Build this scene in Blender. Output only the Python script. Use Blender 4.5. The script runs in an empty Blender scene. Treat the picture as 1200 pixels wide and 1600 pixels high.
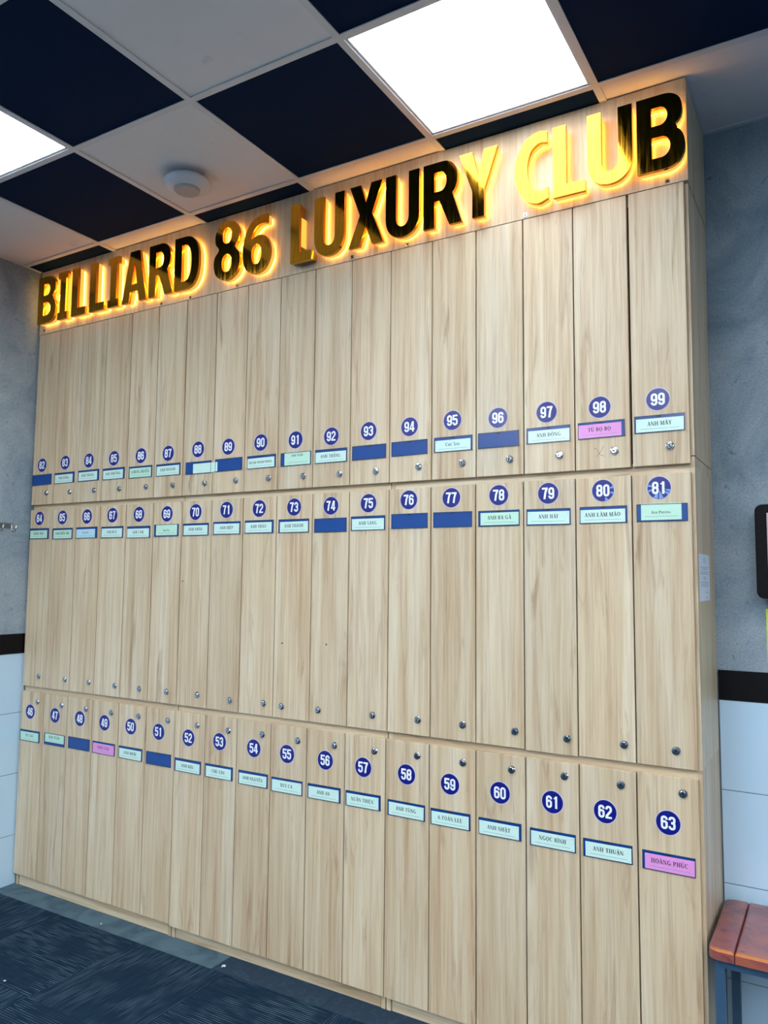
import bpy, bmesh, math, random, unicodedata
from mathutils import Matrix, Vector

# ------------------------------------------------------------------ camera, world, exposure
scene = bpy.context.scene
C = scene.collection
cam_d = bpy.data.cameras.new('camera')
cam_d.sensor_fit = 'VERTICAL'
cam_d.sensor_height = 36.0
cam_d.sensor_width = 27.0
cam_d.lens = 1202.957 / 1600.0 * 36.0
cam_d.clip_start = 0.05
cam = bpy.data.objects.new('camera', cam_d)
C.objects.link(cam)
_right = Vector((0.8602, 0.5098, 0.0094))
_fwd = Vector((-0.5087, 0.8567, 0.0853))
_fwd.normalize()
_right = (_right - _fwd * _right.dot(_fwd)).normalized()
_up = _right.cross(_fwd)
cam.matrix_world = Matrix(((_right.x, _up.x, -_fwd.x, 3.58719),
                           (_right.y, _up.y, -_fwd.y, -2.47502),
                           (_right.z, _up.z, -_fwd.z, 1.53248),
                           (0, 0, 0, 1)))
scene.camera = cam

world = bpy.data.worlds.new('world')
scene.world = world
world.use_nodes = True
world.node_tree.nodes['Background'].inputs[0].default_value = (0.55, 0.68, 0.85, 1)
world.node_tree.nodes['Background'].inputs[1].default_value = 0.05

vs = scene.view_settings
vs.view_transform = 'Standard'
vs.look = 'None'
vs.gamma = 1.0
vs.use_curve_mapping = False
vs.exposure = 0.52
PANEL = 18.0          # emission of the ceiling light panels
PANEL_COL = (0.86, 0.93, 1.0)
LED = 5.8             # emission of the warm strips behind the letters
LED_COL = (1.0, 0.53, 0.11)

scene.cycles.max_bounces = 5
scene.cycles.diffuse_bounces = 3
scene.cycles.glossy_bounces = 3
scene.cycles.adaptive_threshold = 0.03
scene.cycles.caustics_reflective = False
scene.cycles.caustics_refractive = False
rnd = random.Random(7)
PI = math.pi

# ------------------------------------------------------------------ dimensions (metres)
P = 0.177993          # door pitch
ZC = 3.127            # ceiling
YB = 0.38             # back wall
XL = -0.018           # left wall
XR = 9.50             # right wall (outside the photo)
YF = -9.70            # wall behind the photographer
GX, GY = 0.556, -0.694  # a node of the ceiling grid
ROWZ = {'T': (1.889, 2.7852), 'M': (0.974, 1.863), 'B': (0.051, 0.947)}


def lin(r, g, b):
    f = lambda c: (c / 255) / 12.92 if c / 255 <= 0.04045 else ((c / 255 + 0.055) / 1.055) ** 2.4
    return (f(r), f(g), f(b), 1.0)


# ------------------------------------------------------------------ materials
def new_mat(name):
    m = bpy.data.materials.new(name)
    m.use_nodes = True
    nt = m.node_tree
    return m, nt, nt.nodes['Principled BSDF']


def plain(name, col, rough=0.5, metal=0.0, emit=None, strength=0.0, coat=0.0, spec=None, noise=0.0, nscale=30.0):
    m, nt, b = new_mat(name)
    b.inputs['Base Color'].default_value = col
    b.inputs['Roughness'].default_value = rough
    b.inputs['Metallic'].default_value = metal
    b.inputs['Coat Weight'].default_value = coat
    b.inputs['Coat Roughness'].default_value = 0.08
    if spec is not None:
        b.inputs['Specular IOR Level'].default_value = spec
    if emit:
        b.inputs['Emission Color'].default_value = (*emit[:3], 1)
        b.inputs['Emission Strength'].default_value = strength
    if noise > 0:
        tc = nt.nodes.new('ShaderNodeTexCoord')
        n = nt.nodes.new('ShaderNodeTexNoise')
        n.inputs['Scale'].default_value = nscale
        n.inputs['Detail'].default_value = 6
        nt.links.new(tc.outputs['Object'], n.inputs['Vector'])
        mx = nt.nodes.new('ShaderNodeMix')
        mx.data_type = 'RGBA'
        mx.inputs[6].default_value = tuple(c * (1 - noise) for c in col[:3]) + (1,)
        mx.inputs[7].default_value = tuple(min(1, c * (1 + noise)) for c in col[:3]) + (1,)
        nt.links.new(n.outputs['Fac'], mx.inputs[0])
        nt.links.new(mx.outputs[2], b.inputs['Base Color'])
    return m


def N(nt, kind, **kw):
    n = nt.nodes.new(kind)
    for k, v in kw.items():
        setattr(n, k, v)
    return n


def ramp(nt, stops, interp='LINEAR'):
    r = nt.nodes.new('ShaderNodeValToRGB')
    r.color_ramp.interpolation = interp
    e = r.color_ramp.elements
    e[0].position, e[0].color = stops[0]
    e[1].position, e[1].color = stops[1]
    for pos, col in stops[2:]:
        x = e.new(pos)
        x.color = col
    return r


def wood(name, horizontal=False, tone=1.0, rough=0.42):
    """pale oak melamine, grain along z (or along x)"""
    m, nt, b = new_mat(name)
    L = nt.links.new
    tc = N(nt, 'ShaderNodeTexCoord')
    oi = N(nt, 'ShaderNodeObjectInfo')
    mul = N(nt, 'ShaderNodeVectorMath', operation='SCALE')
    cmb = N(nt, 'ShaderNodeCombineXYZ')
    for i, k in enumerate((37.0, 61.0, 23.0)):
        mm = N(nt, 'ShaderNodeMath', operation='MULTIPLY')
        mm.inputs[1].default_value = k
        L(oi.outputs['Random'], mm.inputs[0])
        L(mm.outputs[0], cmb.inputs[i])
    add = N(nt, 'ShaderNodeVectorMath', operation='ADD')
    L(tc.outputs['Object'], add.inputs[0])
    L(cmb.outputs[0], add.inputs[1])

    def stretched(sx, sz, detail, dist=0.0, rgh=0.55):
        mp = N(nt, 'ShaderNodeMapping')
        mp.inputs['Scale'].default_value = (sz, sx, sx) if horizontal else (sx, sx, sz)
        L(add.outputs[0], mp.inputs['Vector'])
        n = N(nt, 'ShaderNodeTexNoise')
        n.inputs['Scale'].default_value = 1.0
        n.inputs['Detail'].default_value = detail
        n.inputs['Roughness'].default_value = rgh
        n.inputs['Distortion'].default_value = dist
        L(mp.outputs[0], n.inputs['Vector'])
        return n
    broad = stretched(17, 0.7, 3, 0.3)
    streak = stretched(60, 1.6, 5, 0.2, 0.65)
    fine = stretched(380, 6.0, 3, 0.0, 0.6)
    knot = stretched(22, 2.2, 4, 0.7, 0.6)
    t = tone
    c0 = lin(187 * t, 156 * t, 121 * t)
    c1 = lin(207 * t, 185 * t, 151 * t)
    c2 = lin(219 * t, 208 * t, 185 * t)
    r1 = ramp(nt, [(0.30, c0), (0.50, c1), (0.70, c2)])
    L(broad.outputs['Fac'], r1.inputs[0])
    r2 = ramp(nt, [(0.32, lin(168 * t, 134 * t, 102 * t)), (0.56, lin(219 * t, 203 * t, 173 * t))])
    L(streak.outputs['Fac'], r2.inputs[0])
    mx = N(nt, 'ShaderNodeMix', data_type='RGBA')
    mx.inputs[0].default_value = 0.45
    L(r1.outputs[0], mx.inputs[6])
    L(r2.outputs[0], mx.inputs[7])
    # brown heart streaks and small knots
    r3 = ramp(nt, [(0.58, (0, 0, 0, 1)), (0.72, (1, 1, 1, 1))])
    L(knot.outputs['Fac'], r3.inputs[0])
    k2 = N(nt, 'ShaderNodeMath', operation='MULTIPLY')
    k2.inputs[1].default_value = 0.62
    L(r3.outputs[0], k2.inputs[0])
    mx2 = N(nt, 'ShaderNodeMix', data_type='RGBA')
    mx2.inputs[7].default_value = lin(150 * t, 116 * t, 82 * t)
    L(k2.outputs[0], mx2.inputs[0])
    L(mx.outputs[2], mx2.inputs[6])
    # fine pores
    r4 = ramp(nt, [(0.30, (0.86, 0.84, 0.80, 1)), (0.52, (1, 1, 1, 1))])
    L(fine.outputs['Fac'], r4.inputs[0])
    mx3 = N(nt, 'ShaderNodeMix', data_type='RGBA', blend_type='MULTIPLY')
    mx3.inputs[0].default_value = 1.0
    L(mx2.outputs[2], mx3.inputs[6])
    L(r4.outputs[0], mx3.inputs[7])
    # each panel a touch lighter or darker
    hv = N(nt, 'ShaderNodeHueSaturation')
    mr = N(nt, 'ShaderNodeMapRange')
    mr.inputs[3].default_value = 0.94
    mr.inputs[4].default_value = 1.06
    L(oi.outputs['Random'], mr.inputs[0])
    L(mr.outputs[0], hv.inputs['Value'])
    L(mx3.outputs[2], hv.inputs['Color'])
    L(hv.outputs[0], b.inputs['Base Color'])
    b.inputs['Roughness'].default_value = rough
    bp = N(nt, 'ShaderNodeBump')
    bp.inputs['Strength'].default_value = 0.12
    bp.inputs['Distance'].default_value = 0.001
    L(fine.outputs['Fac'], bp.inputs['Height'])
    L(bp.outputs[0], b.inputs['Normal'])
    return m


def plaster(name, c_dark, c_mid, c_light):
    m, nt, b = new_mat(name)
    L = nt.links.new
    tc = N(nt, 'ShaderNodeTexCoord')
    n1 = N(nt, 'ShaderNodeTexNoise'); n1.inputs['Scale'].default_value = 2.6; n1.inputs['Detail'].default_value = 8; n1.inputs['Roughness'].default_value = 0.62; n1.inputs['Distortion'].default_value = 0.8
    n2 = N(nt, 'ShaderNodeTexNoise'); n2.inputs['Scale'].default_value = 150; n2.inputs['Detail'].default_value = 4
    n3 = N(nt, 'ShaderNodeTexNoise'); n3.inputs['Scale'].default_value = 11; n3.inputs['Detail'].default_value = 7; n3.inputs['Distortion'].default_value = 2.5
    for n in (n1, n2, n3):
        L(tc.outputs['Object'], n.inputs['Vector'])
    r = ramp(nt, [(0.30, c_dark), (0.50, c_mid), (0.70, c_light)])
    L(n1.outputs['Fac'], r.inputs[0])
    # scuffs: thin dark flecks
    r3 = ramp(nt, [(0.66, (1, 1, 1, 1)), (0.74, (0.55, 0.57, 0.60, 1))])
    L(n3.outputs['Fac'], r3.inputs[0])
    r2 = ramp(nt, [(0.30, (0.78, 0.79, 0.80, 1)), (0.62, (1.06, 1.06, 1.06, 1))])
    L(n2.outputs['Fac'], r2.inputs[0])
    a = N(nt, 'ShaderNodeMix', data_type='RGBA', blend_type='MULTIPLY'); a.inputs[0].default_value = 1
    c = N(nt, 'ShaderNodeMix', data_type='RGBA', blend_type='MULTIPLY'); c.inputs[0].default_value = 1
    L(r.outputs[0], a.inputs[6]); L(r3.outputs[0], a.inputs[7])
    L(a.outputs[2], c.inputs[6]); L(r2.outputs[0], c.inputs[7])
    L(c.outputs[2], b.inputs['Base Color'])
    b.inputs['Roughness'].default_value = 0.75
    bp = N(nt, 'ShaderNodeBump'); bp.inputs['Strength'].default_value = 0.35; bp.inputs['Distance'].default_value = 0.002
    L(n2.outputs['Fac'], bp.inputs['Height'])
    L(bp.outputs[0], b.inputs['Normal'])
    return m


def carpet(name):
    """dark blue loop carpet tile with broken pale ribs along local x"""
    m, nt, b = new_mat(name)
    L = nt.links.new
    tc = N(nt, 'ShaderNodeTexCoord')
    oi = N(nt, 'ShaderNodeObjectInfo')
    cmb = N(nt, 'ShaderNodeCombineXYZ')
    mm = N(nt, 'ShaderNodeMath', operation='MULTIPLY'); mm.inputs[1].default_value = 71
    L(oi.outputs['Random'], mm.inputs[0]); L(mm.outputs[0], cmb.inputs[0]); L(mm.outputs[0], cmb.inputs[1])
    add = N(nt, 'ShaderNodeVectorMath', operation='ADD')
    L(tc.outputs['Object'], add.inputs[0]); L(cmb.outputs[0], add.inputs[1])
    mp = N(nt, 'ShaderNodeMapping'); mp.inputs['Scale'].default_value = (9, 105, 1)
    L(add.outputs[0], mp.inputs['Vector'])
    brk = N(nt, 'ShaderNodeTexNoise'); brk.inputs['Scale'].default_value = 1; brk.inputs['Detail'].default_value = 1
    L(mp.outputs[0], brk.inputs['Vector'])
    wv = N(nt, 'ShaderNodeTexWave', wave_type='BANDS', bands_direction='Y', wave_profile='SIN')
    wv.inputs['Scale'].default_value = 30
    wv.inputs['Distortion'].default_value = 0.0
    L(add.outputs[0], wv.inputs['Vector'])
    n = N(nt, 'ShaderNodeMath', operation='MULTIPLY')
    L(wv.outputs['Fac'], n.inputs[0]); L(brk.outputs['Fac'], n.inputs[1])
    mask = N(nt, 'ShaderNodeTexNoise'); mask.inputs['Scale'].default_value = 5.5; mask.inputs['Detail'].default_value = 2
    L(add.outputs[0], mask.inputs['Vector'])
    fz = N(nt, 'ShaderNodeTexNoise'); fz.inputs['Scale'].default_value = 420; fz.inputs['Detail'].default_value = 2
    L(add.outputs[0], fz.inputs['Vector'])
    rs = ramp(nt, [(0.34, (0, 0, 0, 1)), (0.52, (1, 1, 1, 1))])
    L(n.outputs[0], rs.inputs[0])
    rm = ramp(nt, [(0.40, (0.15, 0.15, 0.15, 1)), (0.58, (1, 1, 1, 1))])
    L(mask.outputs['Fac'], rm.inputs[0])
    mu = N(nt, 'ShaderNodeMath', operation='MULTIPLY')
    L(rs.outputs[0], mu.inputs[0]); L(rm.outputs[0], mu.inputs[1])
    mx = N(nt, 'ShaderNodeMix', data_type='RGBA')
    mx.inputs[6].default_value = lin(20, 42, 62)
    mx.inputs[7].default_value = lin(84, 106, 122)
    L(mu.outputs[0], mx.inputs[0])
    rf = ramp(nt, [(0.3, (0.7, 0.7, 0.7, 1)), (0.7, (1.2, 1.2, 1.2, 1))])
    L(fz.outputs['Fac'], rf.inputs[0])
    m2 = N(nt, 'ShaderNodeMix', data_type='RGBA', blend_type='MULTIPLY'); m2.inputs[0].default_value = 1
    L(mx.outputs[2], m2.inputs[6]); L(rf.outputs[0], m2.inputs[7])
    L(m2.outputs[2], b.inputs['Base Color'])
    b.inputs['Roughness'].default_value = 0.95
    b.inputs['Specular IOR Level'].default_value = 0.1
    ad = N(nt, 'ShaderNodeMath', operation='ADD')
    L(rs.outputs[0], ad.inputs[0]); L(fz.outputs['Fac'], ad.inputs[1])
    bp = N(nt, 'ShaderNodeBump'); bp.inputs['Strength'].default_value = 0.6; bp.inputs['Distance'].default_value = 0.003
    L(ad.outputs[0], bp.inputs['Height']); L(bp.outputs[0], b.inputs['Normal'])
    return m


def gold(name):
    m, nt, b = new_mat(name)
    L = nt.links.new
    tc = N(nt, 'ShaderNodeTexCoord')
    mp = N(nt, 'ShaderNodeMapping'); mp.inputs['Scale'].default_value = (160, 160, 9)
    L(tc.outputs['Object'], mp.inputs['Vector'])
    n = N(nt, 'ShaderNodeTexNoise'); n.inputs['Scale'].default_value = 1; n.inputs['Detail'].default_value = 5
    L(mp.outputs[0], n.inputs['Vector'])
    r = ramp(nt, [(0.35, lin(232, 160, 42)), (0.65, lin(246, 182, 56))])
    L(n.outputs['Fac'], r.inputs[0]); L(r.outputs[0], b.inputs['Base Color'])
    rr = ramp(nt, [(0.35, (0.05, 0.05, 0.05, 1)), (0.75, (0.16, 0.16, 0.16, 1))])
    L(n.outputs['Fac'], rr.inputs[0]); L(rr.outputs[0], b.inputs['Roughness'])
    b.inputs['Metallic'].default_value = 1.0
    return m


def speckled(name, base, dark, scale, lo, hi, rough=0.8):
    """painted board with sparse dirt marks"""
    m, nt, b = new_mat(name)
    L = nt.links.new
    tc = N(nt, 'ShaderNodeTexCoord')
    oi = N(nt, 'ShaderNodeObjectInfo')
    mm = N(nt, 'ShaderNodeVectorMath', operation='SCALE'); mm.inputs[0].default_value = (31, 57, 13)
    L(oi.outputs['Random'], mm.inputs['Scale'])
    add = N(nt, 'ShaderNodeVectorMath', operation='ADD')
    L(tc.outputs['Object'], add.inputs[0]); L(mm.outputs[0], add.inputs[1])
    n = N(nt, 'ShaderNodeTexNoise'); n.inputs['Scale'].default_value = scale; n.inputs['Detail'].default_value = 7; n.inputs['Distortion'].default_value = 1.0
    L(add.outputs[0], n.inputs['Vector'])
    r = ramp(nt, [(lo, base), (hi, dark)])
    L(n.outputs['Fac'], r.inputs[0]); L(r.outputs[0], b.inputs['Base Color'])
    b.inputs['Roughness'].default_value = rough
    return m


def bench_wood(name):
    m, nt, b = new_mat(name)
    L = nt.links.new
    tc = N(nt, 'ShaderNodeTexCoord')
    oi = N(nt, 'ShaderNodeObjectInfo')
    mm = N(nt, 'ShaderNodeVectorMath', operation='SCALE'); mm.inputs[0].default_value = (11, 17, 5)
    L(oi.outputs['Random'], mm.inputs['Scale'])
    add = N(nt, 'ShaderNodeVectorMath', operation='ADD')
    L(tc.outputs['Object'], add.inputs[0]); L(mm.outputs[0], add.inputs[1])
    n1 = N(nt, 'ShaderNodeTexNoise'); n1.inputs['Scale'].default_value = 9; n1.inputs['Detail'].default_value = 5; n1.inputs['Distortion'].default_value = 1.2
    n2 = N(nt, 'ShaderNodeTexNoise'); n2.inputs['Scale'].default_value = 22; n2.inputs['Detail'].default_value = 4
    L(add.outputs[0], n1.inputs['Vector']); L(add.outputs[0], n2.inputs['Vector'])
    r = ramp(nt, [(0.30, lin(106, 58, 62)), (0.50, lin(146, 80, 78)), (0.68, lin(166, 90, 62))])
    L(n1.outputs['Fac'], r.inputs[0])
    r2 = ramp(nt, [(0.62, (1, 1, 1, 1)), (0.74, (0.45, 0.4, 0.42, 1))])
    L(n2.outputs['Fac'], r2.inputs[0])
    mx = N(nt, 'ShaderNodeMix', data_type='RGBA', blend_type='MULTIPLY'); mx.inputs[0].default_value = 1
    L(r.outputs[0], mx.inputs[6]); L(r2.outputs[0], mx.inputs[7])
    L(mx.outputs[2], b.inputs['Base Color'])
    b.inputs['Roughness'].default_value = 0.35
    b.inputs['Coat Weight'].default_value = 0.3
    return m


M = {}
M['oak'] = wood('pale_oak_laminate')
M['oak_h'] = wood('pale_oak_laminate_horizontal', True)
M['gap'] = plain('painted_gap_shade', lin(52, 44, 36), 0.8)  # dividers coloured dark to put shade into the gaps between doors
M['plaster'] = plaster('blue_grey_plaster', lin(112, 132, 148), lin(146, 162, 173), lin(170, 183, 189))
M['white_tile'] = plain('white_glazed_tile', lin(192, 222, 244), 0.18, coat=0.3)
M['black_tile'] = plain('black_glazed_tile', lin(8, 8, 12), 0.4, noise=0.2, spec=0.2)
M['grout'] = plain('grey_grout', lin(92, 98, 104), 0.9)
M['ceil_white'] = speckled('white_ceiling_board', lin(228, 227, 230), lin(206, 206, 212), 14, 0.66, 0.76)
M['ceil_black'] = plain('black_ceiling_board', lin(6, 32, 62), 0.8, noise=0.15, nscale=8, spec=0.08)
M['tbar'] = plain('white_painted_grid_bar', lin(214, 216, 220), 0.45)
M['plenum'] = plain('dark_plenum', lin(60, 60, 62), 0.9)
M['panel'] = plain('light_panel_diffuser', (0.9, 0.9, 0.9, 1), 0.5, emit=PANEL_COL, strength=PANEL)
M['panel_front'] = plain('light_panel_diffuser_dimmed', (0.9, 0.9, 0.9, 1), 0.5, emit=PANEL_COL, strength=PANEL * 0.30)  # front two panels dimmed so the lockers are lit evenly
M['carpet'] = carpet('blue_ribbed_carpet')
M['strip'] = speckled('slate_floor_strip', lin(78, 104, 116), lin(56, 80, 94), 7, 0.42, 0.62, 0.7)
M['strip_dark'] = speckled('navy_floor_strip', lin(22, 46, 66), lin(34, 60, 80), 30, 0.5, 0.7, 0.9)
M['screed'] = plain('screed', lin(60, 66, 72), 0.9)
M['gold'] = gold('gold_mirror_steel')
M['led'] = plain('warm_led_backing', lin(240, 190, 90), 0.4, emit=LED_COL, strength=LED)
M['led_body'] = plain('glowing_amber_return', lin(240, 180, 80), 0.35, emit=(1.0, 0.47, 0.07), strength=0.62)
M['led_off'] = plain('amber_backing_unlit', lin(120, 84, 40), 0.4)
M['navy'] = plain('navy_sticker_vinyl', lin(12, 18, 120), 0.3, coat=0.15)
M['halo'] = plain('pale_sticker_margin', lin(196, 196, 220), 0.3)
M['sticker_white'] = plain('white_sticker_print', lin(236, 240, 246), 0.3)
M['sheen'] = plain('pale_blue_crease_sheen', lin(120, 160, 220), 0.25)
M['plate'] = plain('blue_plastic_holder', lin(8, 66, 140), 0.25, coat=0.2)
M['plate_rim'] = plain('dark_teal_holder_rim', lin(30, 58, 92), 0.2, coat=0.4)
M['mint'] = plain('mint_card', lin(206, 236, 226), 0.35, coat=0.25)
M['green'] = plain('green_card', lin(190, 230, 208), 0.35, coat=0.25)
M['pink'] = plain('pink_card', lin(226, 150, 214), 0.35, coat=0.25)
M['sky'] = plain('pale_blue_card', lin(184, 222, 236), 0.35, coat=0.25)
M['ink'] = plain('black_print', lin(20, 30, 34), 0.5)
M['ink_soft'] = plain('grey_print', lin(128, 160, 158), 0.5)
M['chrome'] = plain('chrome', lin(206, 208, 212), 0.12, 1.0)
M['dark'] = plain('black_rubber', lin(12, 12, 14), 0.5)
M['steel_dark'] = plain('blue_black_steel', lin(58, 88, 116), 0.4, 0.2, noise=0.25, nscale=14)
M['bench'] = bench_wood('worn_red_brown_timber')
M['bench_edge'] = plain('raw_orange_timber_edge', lin(186, 110, 52), 0.6, noise=0.3, nscale=40)
M['paper'] = plain('white_paper', lin(216, 226, 240), 0.8)
M['lime'] = plain('lime_paper', lin(206, 226, 40), 0.7)
M['plastic_white'] = plain('white_detector_plastic', lin(206, 210, 218), 0.4)
M['plastic_grey'] = plain('grey_detector_cap', lin(168, 168, 172), 0.5)
M['bezel'] = plain('black_bezel_plastic', lin(5, 5, 9), 0.5, spec=0.15)
M['screen'] = plain('lit_screen_mauve', lin(120, 104, 112), 0.25, emit=lin(176, 158, 166)[:3], strength=0.5)
M['screen_purple'] = plain('lit_screen_purple', lin(90, 40, 140), 0.25, emit=lin(116, 60, 168)[:3], strength=0.5)
M['hook_steel'] = plain('brushed_hook_steel', lin(120, 128, 132), 0.3, 0.9, noise=0.2, nscale=90)
M['scuff'] = plain('pencil_scuff', lin(96, 96, 92), 0.8)


# ------------------------------------------------------------------ mesh helpers
class MB:
    def __init__(s):
        s.v, s.f, s.mi = [], [], []

    def quad(s, pts, m=0):
        i = len(s.v)
        s.v += [tuple(p) for p in pts]
        s.f.append(tuple(range(i, i + len(pts))))
        s.mi.append(m)

    def box(s, x0, x1, y0, y1, z0, z1, m=0, front=None):
        i = len(s.v)
        s.v += [(x0, y0, z0), (x1, y0, z0), (x1, y1, z0), (x0, y1, z0), (x0, y0, z1), (x1, y0, z1), (x1, y1, z1), (x0, y1, z1)]
        fs = [(0, 3, 2, 1), (4, 5, 6, 7), (0, 1, 5, 4), (1, 2, 6, 5), (2, 3, 7, 6), (3, 0, 4, 7)]
        for k, f in enumerate(fs):
            s.f.append(tuple(i + a for a in f))
            s.mi.append(front if (front is not None and k == 2) else m)

    def bevel_box(s, x0, x1, y0, y1, z0, z1, r, m=0):
        """box whose -y face edges are chamfered by r"""
        i = len(s.v)
        s.v += [(x0, y1, z0), (x1, y1, z0), (x1, y1, z1), (x0, y1, z1),
                (x0, y0 + r, z0), (x1, y0 + r, z0), (x1, y0 + r, z1), (x0, y0 + r, z1),
                (x0 + r, y0, z0 + r), (x1 - r, y0, z0 + r), (x1 - r, y0, z1 - r), (x0 + r, y0, z1 - r)]
        fs = [(3, 2, 1, 0), (8, 9, 10, 11)]
        for a in range(4):
            b = (a + 1) % 4
            fs.append((a, b, b + 4, a + 4))
            fs.append((a + 4, b + 4, b + 8, a + 8))
        for f in fs:
            s.f.append(tuple(i + a for a in f)); s.mi.append(m)

    def ring(s, rings, m=0, cap0=True, cap1=True, ms=None):
        """rings: list of lists of points, joined in order"""
        n = len(rings[0]); base = len(s.v)
        for r in rings:
            s.v += [tuple(p) for p in r]
        for k in range(len(rings) - 1):
            for a in range(n):
                b = (a + 1) % n
                s.f.append((base + k * n + a, base + k * n + b, base + (k + 1) * n + b, base + (k + 1) * n + a))
                s.mi.append(ms[k] if ms else m)
        if cap0:
            s.f.append(tuple(base + a for a in reversed(range(n)))); s.mi.append(ms[0] if ms else m)
        if cap1:
            e = base + (len(rings) - 1) * n
            s.f.append(tuple(e + a for a in range(n))); s.mi.append(ms[-1] if ms else m)

    def lathe(s, prof, axis='z', n=24, m=0, c=(0, 0, 0), ms=None):
        """prof: (radius, height) pairs; axis 'z' up or 'y' towards -y"""
        rs = []
        for r, h in prof:
            ring = []
            for k in range(n):
                a = 2 * PI * k / n
                if axis == 'z':
                    ring.append((c[0] + r * math.cos(a), c[1] + r * math.sin(a), c[2] + h))
                else:
                    ring.append((c[0] + r * math.cos(a), c[1] - h, c[2] + r * math.sin(a)))
            rs.append(ring)
        s.ring(rs, m, ms=ms)

    def tube(s, path, r, n=8, m=0):
        rs = []
        for k, p in enumerate(path):
            p = Vector(p)
            d = (Vector(path[min(k + 1, len(path) - 1)]) - Vector(path[max(k - 1, 0)])).normalized()
            u = d.orthogonal().normalized() if k == 0 else (u - d * u.dot(d)).normalized()
            w = d.cross(u)
            rs.append([p + (u * math.cos(2 * PI * a / n) + w * math.sin(2 * PI * a / n)) * r for a in range(n)])
        s.ring(rs, m)

    def poly_xz(s, pts, y, m=0):
        """flat polygon facing -y"""
        s.quad([(x, y, z) for x, z in pts], m)

    def mesh(s, name, mats, smooth=False):
        me = bpy.data.meshes.new(name)
        me.from_pydata(s.v, [], s.f)
        for mt in mats:
            me.materials.append(mt)
        for p, k in zip(me.polygons, s.mi):
            p.material_index = k
            p.use_smooth = smooth
        me.update()
        return me


def put(name, me, loc=(0, 0, 0), parent=None, rot=(0, 0, 0)):
    o = bpy.data.objects.new(name, me)
    C.objects.link(o)
    o.location = loc
    o.rotation_euler = rot
    if parent:
        o.parent = parent
    return o


def tag(o, label=None, cat=None, group=None, kind=None):
    if label: o['label'] = label
    if cat: o['category'] = cat
    if group: o['group'] = group
    if kind: o['kind'] = kind
    return o


def thing(name, loc, label, cat, group=None, rot=(0, 0, 0)):
    o = put(name, None, loc, None, rot)
    return tag(o, label, cat, group)


def recalc(me):
    bm = bmesh.new(); bm.from_mesh(me)
    bmesh.ops.recalc_face_normals(bm, faces=bm.faces)
    bm.to_mesh(me); bm.free()
    return me


# ------------------------------------------------------------------ structure: floor
b = MB(); b.box(XL - 0.1, XR + 0.1, YF - 0.1, YB + 0.1, -0.06, -0.008)
floor = tag(put('floor', b.mesh('floor', [M['screed']])), kind='structure')
TS = 0.5
b = MB()
h = TS / 2 - 0.0006
b.ring([[(-h, -h, -0.008), (h, -h, -0.008), (h, h, -0.008), (-h, h, -0.008)],
        [(-h, -h, -0.0015), (h, -h, -0.0015), (h, h, -0.0015), (-h, h, -0.0015)],
        [(-h + .0015, -h + .0015, 0), (h - .0015, -h + .0015, 0), (h - .0015, h - .0015, 0), (-h + .0015, h - .0015, 0)]])
tile_me = b.mesh('carpet_tile', [M['carpet']])
YS = -0.095            # edge between the plain strip and the carpet tiles
nx, ny = 10, 7
for i in range(nx):
    for j in range(ny):
        put('carpet_tile', tile_me, (XL + TS * (i + .5), YS - TS * (j + .5), 0), floor, (0, 0, PI / 2 * ((i + j + 1) % 2)))
# the rest of the carpet, far outside the photo
b = MB(); b.box(XL + TS * nx, XR, YF, YS, -0.008, -0.0002); b.box(XL, XL + TS * nx, YF, YS - TS * ny, -0.008, -0.0002)
put('carpet_field', b.mesh('carpet_field', [M['carpet']]), (0, 0, 0), floor)['kind'] = 'stuff'
# plain strip along the plinth
xs = [XL, 0.44, 0.925, 1.404, 1.93, 2.43, 2.93, 3.43, 3.93, 4.43, 4.93, 5.43, 5.93, 6.43, 6.93, 7.43, 7.93, 8.43, 8.93, XR]
for k in range(len(xs) - 1):
    b = MB()
    back = 0.03 if xs[k] < 3.2 else YB
    b.box(xs[k] + 0.0006 - xs[k], xs[k + 1] - xs[k] - 0.0006, 0, back - YS, -0.008, 0)
    put('floor_strip', b.mesh('floor_strip', [M['strip'] if k < 3 else M['strip_dark']]), (xs[k], YS + 0.0006, 0), floor)

# ------------------------------------------------------------------ structure: walls
def wall(name, x0, x1, y0, y1, mat):
    b = MB(); b.box(x0, x1, y0, y1, 0, ZC + 0.02)
    return tag(put(name, b.mesh(name, [mat])), kind='structure')


wall_left = wall('wall_left', XL - 0.10, XL, YF, YB + 0.1, M['plaster'])
wall_back = wall('wall_back', XL, XR, YB, YB + 0.1, M['plaster'])
wall_right = wall('wall_right', XR, XR + 0.1, YF, YB + 0.1, M['plaster'])
wall_front = wall('wall_front', XL, XR, YF - 0.1, YF, M['plaster'])
# wainscot: white tiles under a black border, each tile a piece of its wall
TT = 0.006
rows_z = [(0.0, 0.24), (0.24, 0.54), (0.54, 0.84), (0.84, 1.135)]


def tile_mesh(w, z0, z1, m, t=TT):
    b = MB(); g = 0.0012
    b.bevel_box(g, w - g, -t, 0, z0 + g, z1 - g, 0.001)
    return b.mesh('tile', [m])


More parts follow.
